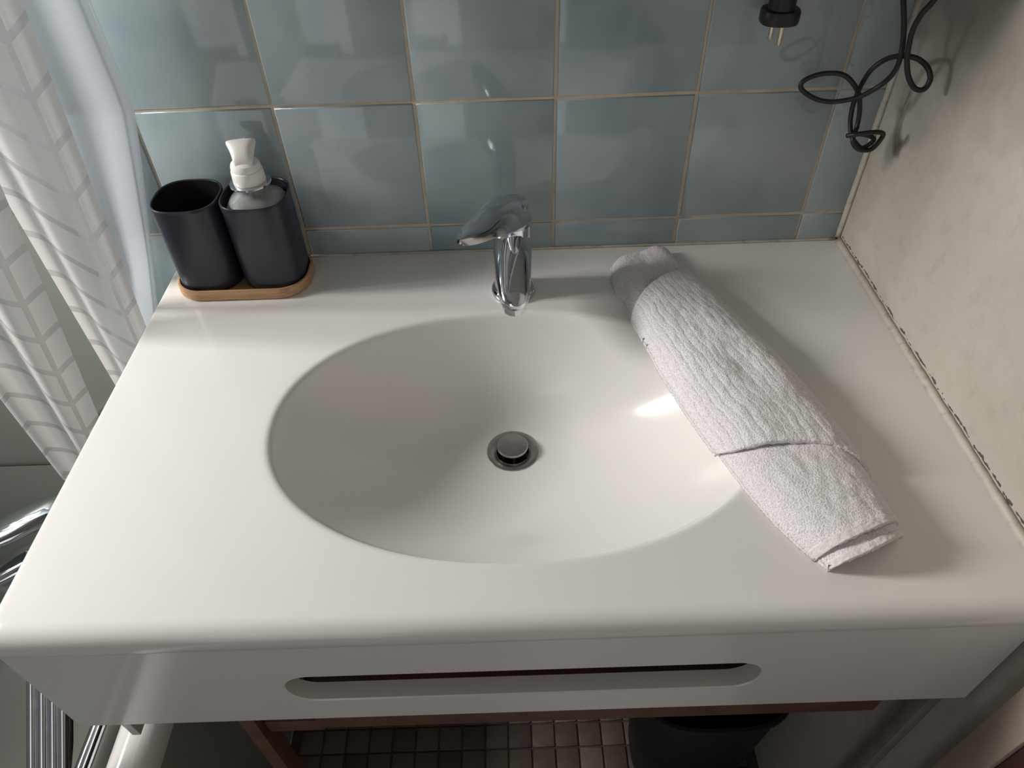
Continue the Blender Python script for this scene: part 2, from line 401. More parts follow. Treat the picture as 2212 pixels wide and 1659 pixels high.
door = struct(box('door_1', (XR - 0.006, -1.30, -0.004), (XR, -0.553, 0.82), 'door'))

# ------------------------------------------------------------------ worktop with moulded oval basin
X0, X1, Y0, Y1 = -0.462, XR - 0.0015, -0.4970, -0.0008
EC = Vector((-0.055, -0.282)); EA, EB = 0.228, 0.156
DR = Vector((-0.0575, -0.224)); DEPTH = 0.120
RF, RL = 0.015, 0.0028
def rect_pt(side, t, x0, y0):
    if side == 0: return Vector((lerp(x0, X1, t), y0))
    if side == 1: return Vector((X1, lerp(y0, Y1, t)))
    if side == 2: return Vector((lerp(X1, x0, t), Y1))
    return Vector((x0, lerp(Y1, y0, t)))
params = []
for s_, n_ in ((0, 84), (1, 54), (2, 84), (3, 54)):
    for k in range(n_): params.append((s_, k/n_))
base_xy = [rect_pt(s_, t, X0 + RL, Y0 + RF) for s_, t in params]
ang = [math.atan2((p.y - EC.y)/EB, (p.x - EC.x)/EA) for p in base_xy]
def ell(a, k=1.0):
    ct, st = math.cos(a), math.sin(a); e = 2.12
    return Vector((EC.x + k*EA*math.copysign(abs(ct)**(2/e), ct), EC.y + k*EB*math.copysign(abs(st)**(2/e), st)))
rs = []
# underside, edge, top
under = [Vector((p.x, p.y, ZC - 0.028)) for p in [EC + (rect_pt(s_, t, X0 + 0.001, Y0 + 0.003) - EC)*0.93 for s_, t in params]]
rs.append(under)
rs.append([Vector((*rect_pt(s_, t, X0 + 0.001, Y0 + 0.003), ZC - 0.028)) for s_, t in params])
rs.append([Vector((*rect_pt(s_, t, X0, Y0 + 0.0015), ZC - 0.0245)) for s_, t in params])
rs.append([Vector((*rect_pt(s_, t, X0, Y0), ZC - 0.020)) for s_, t in params])
for k in range(9):
    f = PI/2*k/8
    pts = []
    for (s_, t) in params:
        q = rect_pt(s_, t, X0 + RL*(1 - math.cos(f)), Y0 + RF*(1 - math.cos(f)))
        # blend of radii: front uses RF, the other sides RL
        wy = max(0.0, 1 - (q.y - (Y0 + RF*(1 - math.cos(f))))/0.02)
        r = lerp(RL, RF, wy if s_ != 0 else 1.0)
        if s_ in (1, 2): r = lerp(0.001, RF, wy if s_ == 1 else 0)
        pts.append(Vector((q.x, q.y, ZC - r*(1 - math.sin(f)))))
    rs.append(pts)
for t in (0.02, 0.12, 0.35, 0.6, 0.8, 0.92, 0.975):
    rs.append([Vector((*(p.lerp(ell(a, 1.045), t)), ZC)) for p, a in zip(base_xy, ang)])
# rim roll-over and bowl
for k, dz in ((1.045, 0.0), (1.034, -0.0002), (1.023, -0.0010), (1.013, -0.0025), (1.005, -0.0050), (0.998, -0.0083)):
    rs.append([Vector((*ell(a, k), ZC + dz)) for a in ang])
NB = 40
for i in range(1, NB + 1):
    q = i/NB; rho = 0.998*(1 - q)
    sh = 1 - (1 - q)**1.55
    d = 0.0083 + (DEPTH - 0.0083)*(1 - (1 - q)**2.75)
    pts = []
    for a in ang:
        e = ell(a, 1.0) - EC
        c = EC.lerp(DR, sh)
        # towards the drain the outline turns round
        rd = Vector((math.cos(a), math.sin(a)))*0.0265
        pts.append(Vector((*(c + e*rho + rd*(q**4)), ZC - d)))
    rs.append(pts)
top = mesh_obj('washbasin', *rings(rs, True, False, False), 'ceramic')
autosmooth(top, 50)
tag(top, 'white moulded worktop with an oval washbasin sunk into it', 'washbasin')
dz0 = ZC - DEPTH
lathe('drain_flange', (DR.x, DR.y, dz0), [(0.0175, -0.012), (0.0185, -0.001), (0.0225, 0.0006), (0.0275, 0.0014), (0.0292, 0.0010), (0.0298, -0.0012), (0.0298, -0.004)], 'chrome_dull', top, cap0=False, cap1=False)
lathe('drain_pipe', (DR.x, DR.y, dz0), [(0.0176, -0.040), (0.0180, -0.0105)], 'dark_hole', top, cap1=False)
plug = lathe('drain_plug', (DR.x, DR.y, dz0 + 0.0095), [(0.004, -0.004), (0.0165, -0.0035), (0.0176, -0.002), (0.0176, 0.0), (0.0168, 0.0012), (0.010, 0.0017), (0.001, 0.0018)], 'chrome_dull', top)
for a in (-1.45, -2.6, 0.3):
    x, y = DR.x + 0.0125*math.cos(a), DR.y + 0.0125*math.sin(a)
    lathe('plug_guide', (x, y, dz0), [(0.0014, -0.02), (0.0014, 0.006)], 'brass', plug, n=10)

# ------------------------------------------------------------------ vanity front and sides
van = empty('vanity_frame', (-0.05, -0.486, 0.62)); tag(van, 'white lacquered vanity frame with long slot handle below the worktop', 'vanity')
def plate_with_slot(name, x0, x1, z0, z1, sx0, sx1, sz0, sz1, yf, yb, mat):
    n = 24; R = (sz1 - sz0)/2; zc = (sz0 + sz1)/2
    inner = []
    for k in range(n + 1): a = -PI/2 + PI*k/n; inner.append((sx1 - R + R*math.cos(a), zc + R*math.sin(a)))
    for k in range(n + 1): a = PI/2 + PI*k/n; inner.append((sx0 + R + R*math.cos(a), zc + R*math.sin(a)))
    N = len(inner); outer = []
    for k in range(N):
        if k <= n: outer.append((x1, lerp(z0, z1, k/n)))
        else: outer.append((x0, lerp(z1, z0, (k - n - 1)/n)))
    def ring(pts, y): return [Vector((p[0], y, p[1])) for p in pts]
    def rd(pts, e):   # inset slot edge a little for a soft arris
        return [(p[0] + math.copysign(e, p[0] - (sx0+sx1)/2)*0.0 + 0, p[1]) for p in pts]
    def grow(e):
        out = []
        for k, p in enumerate(inner):
            cx = sx1 - R if k <= n else sx0 + R
            out.append((cx + (p[0]-cx)*(1 + e/R), zc + (p[1]-zc)*(1 + e/R)))
        return out
    R_ = [ring(outer, yb), ring(outer, yf + 0.0012), ring([(p[0] + (0.0012 if p[0] == x0 else -0.0012), min(max(p[1], z0+0.0012), z1)) for p in outer], yf),
          ring(grow(0.0012), yf), ring(inner, yf + 0.0012), ring(inner, yb)]
    V, F = rings(R_, True, False, False)
    m_ = len(V) - N
    for k in range(N): F.append((k, (k+1) % N, m_ + (k+1) % N, m_ + k))
    return autosmooth(mesh_obj(name, V, F, mat), 40)
keep(plate_with_slot('front_panel', -0.462, 0.350, 0.6905, 0.8318, -0.257, 0.148, 0.732, 0.779, -0.494, -0.478, 'lacquer'), van)
keep(box('side_panel', (-0.4475, -0.4775, 0.620), (-0.4385, -0.02, 0.8318), 'lacquer', bev=0.001), van)
keep(box('side_panel', (0.341, -0.4775, 0.05), (0.3535, -0.462, 0.8318), 'batten', bev=0.001), van)

cab = empty('added_shade_cabinet', (-0.06, -0.08, 1.215)); tag(cab, 'unseen white mirror cabinet added above the washbasin to shade the wall', 'cabinet')  # unseen cabinet, added to block light from the upper right wall
keep(box('body', (-0.36, -0.145, 1.215), (0.345, -0.001, 1.88), 'cabinet', bev=0.002), cab)
for a, b_ in ((-0.36, -0.009), (-0.006, 0.345)):
    dr = box('door', (a, -0.160, 1.217), (b_, -0.1455, 1.878), 'cabinet', bev=0.0015); keep(dr, cab)
    mr = box('mirror', (a + 0.012, -0.1625, 1.23), (b_ - 0.012, -0.1605, 1.866), 'mirror'); mr.parent = dr

# ------------------------------------------------------------------ wooden stand and bin below
st = empty('wooden_stand', (-0.05, -0.43, 0)); tag(st, 'red-brown wooden stand in the dark under the washbasin', 'stand')
keep(box('rail', (-0.262, -0.474, 0.612), (0.30, -0.43, 0.655), 'redwood', bev=0.002), st)
keep(box('rail', (-0.322, -0.20, 0.612), (0.30, -0.17, 0.655), 'redwood', bev=0.002), st)
for lo, hi in (((-0.338, -0.474, -0.001), (-0.322, -0.45, 0.655)), ((0.284, -0.169, -0.001), (0.30, -0.145, 0.655)), ((-0.338, -0.20, -0.001), (-0.323, -0.17, 0.655)), ((-0.20, -0.169, -0.001), (-0.184, -0.145, 0.655))):
    keep(box('leg', lo, hi, 'redwood', bev=0.0015), st)
keep(box('rail', (0.284, -0.4295, 0.612), (0.30, -0.2005, 0.655), 'redwood', bev=0.002), st)
keep(box('rail', (-0.3215, -0.466, 0.585), (-0.2625, -0.44, 0.611), 'redwood', bev=0.002), st)
rsb = [squircle((0.222, -0.30, z), a, a*0.8, 48, 3) for a, z in ((0.085, 0.0), (0.09, 0.004), (0.108, 0.31), (0.114, 0.315), (0.114, 0.325), (0.108, 0.326), (0.088, 0.02))]
bn = autosmooth(mesh_obj('bin', *rings(rsb), 'binblack'), 40); tag(bn, 'black bin standing on the floor under the washbasin', 'bin')

# ------------------------------------------------------------------ bath to the left
tub = empty('bathtub', (-0.86, -0.80, 0)); tag(tub, 'pale grey-green bathtub beside the vanity', 'bathtub')
def rr(x0, x1, y0, y1, r, z, n=10):
    out = []
    for cx, cy, a0 in ((x1-r, y1-r, 0), (x0+r, y1-r, PI/2), (x0+r, y0+r, PI), (x1-r, y0+r, 1.5*PI)):
        for k in range(n + 1):
            a = a0 + PI/2*k/n; out.append(Vector((cx + r*math.cos(a), cy + r*math.sin(a), z)))
    return out
TX0, TX1, TY0, TY1, TZ = -1.245, -0.480, -1.62, -0.003, 0.50
R_ = [rr(TX0, TX1, TY0, TY1, 0.02, -0.002), rr(TX0, TX1, TY0, TY1, 0.02, TZ - 0.03), rr(TX0+.02, TX1-.008, TY0+.01, TY1-.002, 0.03, TZ - 0.03)]
for a, z in ((0.058, TZ-0.03), (0.070, TZ - 0.014), (0.082, TZ - 0.045), (0.10, 0.36), (0.12, 0.22), (0.15, 0.15), (0.21, 0.115)):
    R_.append(rr(TX0 + a, TX1 - a, TY0 + a*0.9, TY1 - a*0.08, 0.05 + a*0.25, z))
keep(autosmooth(mesh_obj('tub_body', *rings(R_), 'enamel'), 45), tub)
# white rolled rim at the end beside the vanity
R_ = []
for y in (TY0 + 0.01, TY0 + 0.5, TY0 + 1.0, TY1 - 0.002):
    R_.append([Vector((TX1 - 0.0305 + 0.0295*math.cos(PI*k/16), y, TZ - 0.031 + 0.034*math.sin(PI*k/16))) for k in range(17)])
keep(autosmooth(mesh_obj('rim', *rings(R_), 'rim'), 50), tub)
keep(tube('chrome_trim', [(TX1 - 0.0745, -0.80, TZ), (TX1 - 0.0745, -0.55, TZ), (TX1 - 0.0745, -0.30, TZ), (TX1 - 0.0745, -0.06, TZ)], 0.0085, 'chrome', n=16), tub)

struct(box('trim_5', (XL, -0.0018, TZ - 0.02), (-0.535, -0.0008, 0.93), 'enamel'))
# ribbed chrome rail lying across the bath end
A = Vector((-0.5585, -0.4325, 0.60)); B_ = Vector((-0.5575, -0.483, 0.555))
dirv = (B_ - A).normalized(); P0 = A - dirv*0.16; P1 = A + dirv*0.115
side = Vector((1, 0, 0)) - dirv*dirv.x; side.normalize(); upv = side.cross(dirv); upv = upv if upv.z > 0 else -upv
prof = []
lobes = [(-0.0165, 0.0058), (-0.0050, 0.0062), (0.0062, 0.0058), (0.0165, 0.0052)]
for cx, r in lobes:
    for k in range(9):
        a = PI - PI*k/8; prof.append((cx + r*math.cos(a), 0.004 + r*math.sin(a)))
prof += [(0.0217, -0.004), (-0.0223, -0.004)]
R_ = [[P0.lerp(P1, t) + side*x + upv*z for x, z in prof] for t in (0, 0.5, 1)]
rail = autosmooth(mesh_obj('chrome_rail', *rings(R_), 'chrome'), 60); tag(rail, 'ribbed chrome rail leaning over the edge of the bathtub', 'rail')

# bath mixer on the tiled wall
bmx = empty('bath_mixer', (-0.65, -0.001, 0.60)); tag(bmx, 'chrome bath mixer tap with lever on the tiled wall above the bathtub', 'tap')
def loft(name, st, mat, n=28, e=2.4):
    """stations: (centre, half width, half height, side vector, up vector)"""
    R_ = []
    for c, hw, hh, sd, u_ in st:
        c = Vector(c); r = []
        for k in range(n):
            t = 2*PI*k/n; ct, s2 = math.cos(t), math.sin(t)
            r.append(c + sd*hw*math.copysign(abs(ct)**(2/e), ct) + u_*hh*math.copysign(abs(s2)**(2/e), s2))
        R_.append(r)
    return autosmooth(mesh_obj(name, *rings(R_), mat), 50)
XA, YA, ZA = Vector((1, 0, 0)), Vector((0, 1, 0)), Vector((0, 0, 1))
dd = Vector((-0.86, -0.5, 0)).normalized(); sd = Vector((0.5, -0.86, 0)).normalized()
keep(loft('wall_plate', [((-0.652, -0.002, 0.58), 0.030, 0.030, XA, ZA), ((-0.652, -0.012, 0.58), 0.029, 0.029, XA, ZA), ((-0.652, -0.018, 0.58), 0.020, 0.020, XA, ZA)], 'chrome', e=2), bmx)
keep(loft('body', [((-0.648, -0.012, 0.58), 0.018, 0.018, XA, ZA), ((-0.648, -0.06, 0.58), 0.019, 0.019, XA, ZA), ((-0.648, -0.15, 0.58), 0.021, 0.021, XA, ZA), ((-0.648, -0.195, 0.58), 0.021, 0.021, XA, ZA), ((-0.648, -0.203, 0.58), 0.014, 0.014, XA, ZA)], 'chrome', e=2), bmx)
def blade(name, p0, L, hw, hh, drop):
    st_ = []
    for t, a, b_ in ((0, 0.55, 0.6), (0.06, 0.85, 0.9), (0.25, 1.0, 1.0), (0.5, 1.05, 0.95), (0.75, 0.9, 0.85), (0.92, 0.6, 0.6), (1, 0.2, 0.25)):
        c = Vector(p0) + dd*L*t + ZA*(-drop*t*t); st_.append((c, hw*a, hh*b_, sd, ZA))
    return keep(loft(name, st_, 'chrome'), bmx)
blade('lever', (-0.636, -0.166, 0.604), 0.16, 0.023, 0.010, 0.012)
blade('spout', (-0.640, -0.192, 0.562), 0.15, 0.020, 0.010, 0.02)

# ------------------------------------------------------------------ shower curtains
def sheet(name, mat, top_r, bot_r, top_l, bot_l, folds, amp, seed, nu=90, nv=60, width=0.5, zig=0.0):
    tr_, br_, tl_, bl_ = map(Vector, (top_r, bot_r, top_l, bot_l))
    def fn(u, v):
        a = tr_.lerp(br_, v); b_ = tl_.lerp(bl_, v)
        p = a.lerp(b_, u)
        nrm = Vector((b_.y - a.y, -(b_.x - a.x), 0)).normalized()
        s = math.sin(u*PI*2*folds + 0.6*v + seed) * amp*min(1, u*5)*min(1, (1-u)*6)
        s += amp*0.7*noise.noise(Vector((u*4 + seed, v*1.4, seed)))*min(1, u*6)
        p = p + nrm*s + Vector((zig*math.sin(u*PI*2*folds*0.5 + seed), 0, 0))
        return p, (u*width, p.z)
    V, F, UV = grid(nu, nv, fn)
    return mesh_obj(name, V, F, mat, None, True, UV)
# straight lines through the read-off edge points
def ext(p, q, z):
    p, q = Vector(p), Vector(q); t = (z - p.z)/(q.z - p.z); return p + (q - p)*t
ZTOP, ZBOT = 1.95, 0.632
def curved_right(z):      # liner edge, straight above z=1.06 and swinging out towards the bath below
    k = max(0.0, 1.06 - z); return -0.4325 - 0.26*k - 0.05*k*k
def fn(u, v):
    z = lerp(ZTOP, ZBOT, v); xr = curved_right(z); a = Vector((xr, -0.026, z)); b_ = Vector((min(xr - 0.05, -0.53), -0.055, z))
    p = a.lerp(b_, u); p.y += 0.007*math.sin(u*9 + 0.4)*min(1, u*8) - 0.004*math.sin(v*7 + u*3)
    return p, (u, v)
V, F, UV = grid(40, 60, fn)
ln = mesh_obj('shower_curtain', V, F, 'liner', None, True, UV)
tag(ln, 'plain bluish translucent shower liner hanging against the tiles', 'shower curtain')
ca = sheet('shower_curtain', 'curtain', ext((-0.4388, -0.095, 1.1842), (-0.4589, -0.095, 0.9026), ZTOP), ext((-0.4480, -0.095, 1.0149), (-0.480, -0.095, 0.78), ZBOT), (-0.560, -0.102, ZTOP), (-0.553, -0.098, ZBOT), 0.9, 0.008, 1.3, width=0.15)
tag(ca, 'sheer white fern-print shower curtain next to the plain liner', 'shower curtain')
cb = sheet('shower_curtain', 'curtain', ext((-0.5231, -0.134, 1.0593), (-0.5676, -0.134, 0.737), ZTOP), ext((-0.5231, -0.134, 1.0593), (-0.5676, -0.134, 0.737), 0.605), (-0.69, -0.138, ZTOP), (-0.670, -0.134, 0.605), 1.2, 0.009, 2.1, width=0.18)
tag(cb, 'sheer white fern-print shower curtain with its hem above the bath mixer', 'shower curtain')

# ------------------------------------------------------------------ basin mixer
fc = empty('basin_mixer', (-0.051, -0.084, ZC)); tag(fc, 'chrome single-lever mixer tap behind the basin', 'tap')
FX, FY = -0.0505, -0.084
keep(lathe('base_ring', (FX, FY, ZC), [(0.0252, 0.0), (0.0258, 0.002), (0.0252, 0.006), (0.0225, 0.0085)], 'chrome'), fc)
keep(lathe('body', (FX, FY, ZC), [(0.0215, 0.006), (0.0208, 0.02), (0.0208, 0.078), (0.0214, 0.088), (0.0214, 0.0925), (0.0195, 0.0945), (0.0185, 0.098), (0.0185, 0.112)], 'chrome'), fc)
keep(loft('spout', [((FX, -0.070, 0.926), 0.0175, 0.018, XA, ZA), ((FX, -0.085, 0.926), 0.0208, 0.0215, XA, ZA), ((FX, -0.105, 0.924), 0.0206, 0.0200, XA, ZA), ((FX, -0.125, 0.9195), 0.0197, 0.0165, XA, ZA),
    ((FX, -0.145, 0.9145), 0.0180, 0.0130, XA, ZA), ((FX, -0.160, 0.9110), 0.0160, 0.0105, XA, ZA), ((FX, -0.172, 0.9090), 0.0125, 0.0075, XA, ZA), ((FX, -0.177, 0.9085), 0.006, 0.004, XA, ZA)], 'chrome', n=36, e=2.6), fc)
# wedge-shaped facet on top of the spout
keep(loft('spout_ridge', [((FX + 0.002, -0.098, 0.945), 0.0095, 0.006, XA, ZA), ((FX + 0.002, -0.112, 0.938), 0.0075, 0.006, XA, ZA), ((FX + 0.0015, -0.124, 0.931), 0.0045, 0.005, XA, ZA), ((FX + 0.001, -0.131, 0.926), 0.001, 0.003, XA, ZA)], 'chrome', n=24, e=2), fc)
ae = lathe('aerator', (FX, -0.1600, 0.8925), [(0.0095, 0.0), (0.0118, 0.0008), (0.0122, 0.002), (0.0122, 0.010), (0.0118, 0.012), (0.0118, 0.016)], 'chrome', n=12, deg=20); keep(ae, fc)
# lever: arched leaf shell pointing towards the front left
LB, LT = Vector((-0.0405, -0.0600)), Vector((-0.0995, -0.1775)); ld = (LT - LB); LL = ld.length; ld.normalize(); lsd = Vector((-ld.y, ld.x))
hwt = [(0, 0.004), (0.03, 0.0135), (0.10, 0.0210), (0.22, 0.0250), (0.40, 0.0255), (0.60, 0.0225), (0.80, 0.0170), (0.92, 0.0115), (0.98, 0.006), (1, 0.002)]
bzt = [(0, 0.953), (0.10, 0.956), (0.25, 0.960), (0.5, 0.969), (0.75, 0.979), (1, 0.9865)]
arch = [(0, 0.006), (0.05, 0.013), (0.15, 0.021), (0.30, 0.0255), (0.5, 0.0225), (0.75, 0.015), (0.92, 0.0095), (1, 0.006)]
def fn(u, v):
    t = 1 - math.cos(v*PI/2) if v < 0 else v
    t = 0.5 - 0.5*math.cos(v*PI)
    a = 2*u - 1; a = math.sin(a*PI/2)
    xy = LB + ld*(t*LL) + lsd*(a*interp(hwt, t))
    z = interp(bzt, t) + interp(arch, t)*(1 - abs(a)**3.0) - 0.0035*math.exp(-((t-0.72)/0.16)**2)*(1 - a*a)
    return Vector((xy.x, xy.y, z)), (u, v)
V, F, UV = grid(33, 49, fn)
lv = solid(mesh_obj('lever', V, F, 'chrome', None, True, UV), 0.0028, 1.0 if False else -1.0); keep(lv, fc)
keep(lathe('lever_neck', (FX + 0.0005, FY - 0.002, ZC + 0.1), [(0.0165, 0.0), (0.0165, 0.016), (0.012, 0.019)], 'chrome'), fc)

# ------------------------------------------------------------------ bamboo tray, cup, soap dispenser
TC = (-0.3665, -0.0445)
def stadium(hx, hy, r, z): return rr(TC[0]-hx, TC[0]+hx, TC[1]-hy, TC[1]+hy, r, z, 12)
R_ = [stadium(0.0755, 0.0395, 0.032, ZC), stadium(0.0775, 0.0415, 0.034, ZC + 0.002), stadium(0.0775, 0.0415, 0.034, ZC + 0.0125), stadium(0.0765, 0.0405, 0.033, ZC + 0.0138),
      stadium(0.0745, 0.0385, 0.031, ZC + 0.0138), stadium(0.0738, 0.0378, 0.030, ZC + 0.0125), stadium(0.0738, 0.0378, 0.030, ZC + 0.008)]
tray = autosmooth(mesh_obj('tray', *rings(R_), 'bamboo'), 40); tag(tray, 'oblong bamboo tray under the two dark containers', 'tray')
def cup_rings(cx, cy, z0, z1):
    H = z1 - z0
    out = [(0.0335, z0), (0.0352, z0 + 0.002), (0.0358, z0 + 0.01), (0.0362, z1 - 0.004), (0.0362, z1 - 0.0008), (0.0356, z1), (0.0345, z1), (0.0340, z1 - 0.001)]
    return [squircle((cx, cy, z), a, a, 72, 2.75) for a, z in out]
C1, C2, CZ0, CZ1 = (-0.4030, -0.0445), (-0.3290, -0.0440), ZC + 0.0082, 0.9735
cup = empty('tumbler', (C1[0], C1[1], CZ0)); tag(cup, 'empty dark navy tumbler on the bamboo tray', 'tumbler')
keep(autosmooth(mesh_obj('wall', *rings(cup_rings(*C1, CZ0, CZ1), True, True, False), 'cup'), 50), cup)
keep(autosmooth(mesh_obj('inside', *rings([squircle((*C1, z), a, a, 72, 2.75) for a, z in ((0.0340, CZ1 - 0.001), (0.0335, CZ1 - 0.05), (0.032, CZ0 + 0.006), (0.028, CZ0 + 0.004))], True, False, True), 'cup_in'), 50), cup)
ds = empty('soap_dispenser', (C2[0], C2[1], CZ0)); tag(ds, 'dark navy soap dispenser with white pump on the bamboo tray', 'soap dispenser')
keep(autosmooth(mesh_obj('sleeve', *rings(cup_rings(*C2, CZ0, CZ1), True, True, False), 'cup'), 50), ds)
keep(autosmooth(mesh_obj('sleeve_inside', *rings([squircle((*C2, z), a, a, 72, 2.75) for a, z in ((0.0340, CZ1 - 0.001), (0.0338, CZ1 - 0.03), (0.033, CZ1 - 0.045))], True, False, True), 'cup_in'), 50), ds)
ib = autosmooth(mesh_obj('clear_bottle', *rings([squircle((*C2, z), a, a, 60, e) for a, z, e in ((0.031, CZ1 - 0.040, 2.75), (0.0325, CZ1 - 0.022, 2.75), (0.0318, CZ1 - 0.012, 2.7), (0.028, CZ1 - 0.005, 2.5), (0.021, CZ1 - 0.001, 2.2), (0.016, CZ1 + 0.003, 2), (0.0155, CZ1 + 0.013, 2))]), 'clear'), 50); keep(ib, ds)
ib['label'] = 'clear plastic inner bottle'
PX, PY = C2[0] - 0.0005, C2[1]
keep(lathe('collar_ring', (PX, PY, CZ1 + 0.007), [(0.0150, 0.004), (0.0215, 0.0045), (0.0222, 0.0058), (0.0215, 0.0072), (0.0150, 0.0078)], 'chrome'), ds)
cl = lathe('pump_collar', (PX, PY, CZ1 + 0.0145), [(0.0166, 0.0), (0.0172, 0.001), (0.0166, 0.013), (0.0160, 0.0142), (0.0154, 0.0145), (0.0156, 0.0152), (0.0156, 0.0178), (0.0144, 0.0212), (0.0100, 0.0236), (0.0085, 0.024), (0.0085, 0.028)], 'pump'); keep(cl, ds)
hd_ = Vector((-0.16, 0.98, 0)).normalized(); hs = Vector((hd_.y, -hd_.x, 0))
hc = Vector((PX, PY, CZ1 + 0.0445))
keep(loft('pump_head', [(hc - hd_*0.0095 - ZA*0.007, 0.0080, 0.0020, hs, ZA), (hc - hd_*0.0085 - ZA*0.006, 0.0095, 0.0045, hs, ZA), (hc - hd_*0.005 - ZA*0.004, 0.0100, 0.0070, hs, ZA), (hc + hd_*0.001 - ZA*0.001, 0.0112, 0.0080, hs, ZA), (hc + hd_*0.007 + ZA*0.004, 0.0132, 0.0066, hs, ZA), (hc + hd_*0.011 + ZA*0.0075, 0.0152, 0.0045, hs, ZA), (hc + hd_*0.0125 + ZA*0.009, 0.0150, 0.0022, hs, ZA)], 'pump', n=32, e=2.8), ds)
keep(loft('nozzle_tip', [(hc + hd_*0.008 + ZA*0.006 + hs*0.004, 0.0028, 0.0024, hs, ZA), (hc + hd_*0.0175 + ZA*0.0085 + hs*0.004, 0.0024, 0.0020, hs, ZA), (hc + hd_*0.0225 + ZA*0.0075 + hs*0.004, 0.0016, 0.0014, hs, ZA)], 'clear', n=16, e=2), ds)

# ------------------------------------------------------------------ towel
tw = empty('towel', (0.16, -0.25, ZC)); tag(tw, 'white terry hand towel rolled up and laid across the edge of the basin', 'towel')
Lt = [(0.0, (0.064, -0.040)), (0.15, (0.063, -0.095)), (0.30, (0.080, -0.165)), (0.50, (0.098, -0.250)), (0.70, (0.125, -0.340)), (0.85, (0.152, -0.410)), (1.0, (0.182, -0.458))]
Rt = [(0.0, (0.140, -0.012)), (0.15, (0.153, -0.062)), (0.30, (0.180, -0.132)), (0.50, (0.217, -0.225)), (0.70, (0.244, -0.320)), (0.85, (0.253, -0.382)), (1.0, (0.257, -0.430))]
def pw(tab, s):
    xs = [(a, b_[0]) for a, b_ in tab]; ys = [(a, b_[1]) for a, b_ in tab]
    def cr(t_):
        k = 0
        while k < len(t_) - 2 and s > t_[k+1][0]: k += 1
        p0, p1, p2, p3 = t_[max(k-1, 0)], t_[k], t_[k+1], t_[min(k+2, len(t_)-1)]
        f = (s - p1[0])/(p2[0] - p1[0])
        m1 = (p2[1]-p0[1])/(p2[0]-p0[0])*(p2[0]-p1[0]); m2 = (p3[1]-p1[1])/(p3[0]-p1[0])*(p2[0]-p1[0])
        return (2*f**3-3*f*f+1)*p1[1] + (f**3-2*f*f+f)*m1 + (-2*f**3+3*f*f)*p2[1] + (f**3-f*f)*m2
    return Vector((cr(xs), cr(ys)))
def towel_layer(name, mat, s0, s1, hfun, inset, thick, nu=80, nv=150, wob=0.0012, seed=0.0, curl=0.0):
    """s0(u), s1(u): start and end along the roll as functions of the place across it; curl: how far the right edge tucks under"""
    def fn(u, v):
        k = 0.80 if curl else 1.0
        w_ = min(u/k, 1.0); tuck = max(0.0, (u - k)/(1 - k)) if curl else 0.0
        a = 2*w_ - 1; aa = math.sin(a*PI/2)*0.6 + a*0.4
        s = lerp(s0(w_), s1(w_), v); l, r = pw(Lt, s), pw(Rt, s)
        c = (l + r)/2; h = (r - l)/2
        hgt = hfun(s, w_)
        prof = (1 - abs(aa)**2.7)**0.6
        z = 0.0045 + (hgt - 0.0045)*prof
        ax = aa*(1 - inset)
        if tuck > 0:
            ax = (1 - inset) - curl*tuck; z = 0.0045 - 0.0035*math.sin(min(1, tuck*3)*PI/2) + 0.006*max(0, tuck - 0.45)
        elif aa < 0: z = max(0.0008, z - 0.0037*(-aa)**6)
        xy = c + h*ax
        env = 1 - aa*aa if tuck == 0 else 0
        n = noise.noise(Vector((xy.x*26 + seed, xy.y*26, seed)))*0.0028*env + noise.noise(Vector((xy.x*110 + seed, xy.y*70, 3)))*wob*env
        q = Vector((xy.x, xy.y, z))
        jit = noise.noise(q*900)*0.0005 + noise.noise(q*420)*0.0006
        nrm = Vector((h.x*aa, h.y*aa, 0)); nrm = nrm.normalized()*abs(aa)**3 if nrm.length > 0 else nrm
        p = Vector((xy.x, xy.y, ZC + z + n)) + (Vector((0, 0, 1))*(1 - abs(aa)**4) + nrm)*jit
        p.z = max(p.z, ZC + thick*0.9 + 0.0004)
        return p, (w_, v)
    V, F, UV = grid(nu, nv, fn)
    o = mesh_obj(name, V, F, mat, None, True, UV)
    me = o.data
    if sum(p.normal.z for p in me.polygons) < 0: me.flip_normals()
    solid(o, thick, -1.0); return keep(o, tw)
h_in = lambda s, u: interp([(0, 0.012), (0.04, 0.015), (0.12, 0.0165), (0.25, 0.016), (0.4, 0.020), (0.6, 0.024), (0.8, 0.0265), (1, 0.0265)], s)*(1 + 0.16*math.sin((u - 0.25)*PI)) - 0.0035*math.exp(-((u - 0.5)/0.16)**2)*(1 if s < 0.25 else max(0, 1 - (s - 0.25)*8))
h_out = lambda s, u: interp([(0.05, 0.020), (0.18, 0.0255), (0.3, 0.030), (0.5, 0.032), (0.8, 0.032), (1, 0.030)], s)*(1 + 0.06*math.sin((u - 0.2)*PI)) - 0.0045*math.exp(-((u - 0.52)/0.10)**2 - ((s - 0.53)/0.05)**2)
E1 = lambda u: 0.975 + 0.012*math.sin(u*PI)
E2 = lambda u: 1.006 + 0.016*math.sin(u*PI)
towel_layer('inner_roll', 'terry', lambda u: 0.030 - 0.03*math.sin(u*PI), E1, h_in, 0.06, 0.0040, seed=1.7, curl=0.0)
towel_layer('outer_wrap', 'terry_rib', lambda u: lerp(0.262, 0.165, u) - 0.012*math.sin(u*PI), lambda u: interp([(0, 0.700), (0.15, 0.722), (0.45, 0.742), (0.75, 0.775), (1, 0.825)], u), h_out, 0.0, 0.0042, nv=130, seed=4.2)
towel_layer('core_roll', 'terry', lambda u: 0.50, E2, lambda s, u: h_in(s, u) - 0.0058, 0.09, 0.0046, nu=100, nv=90, seed=1.7, curl=0.55)
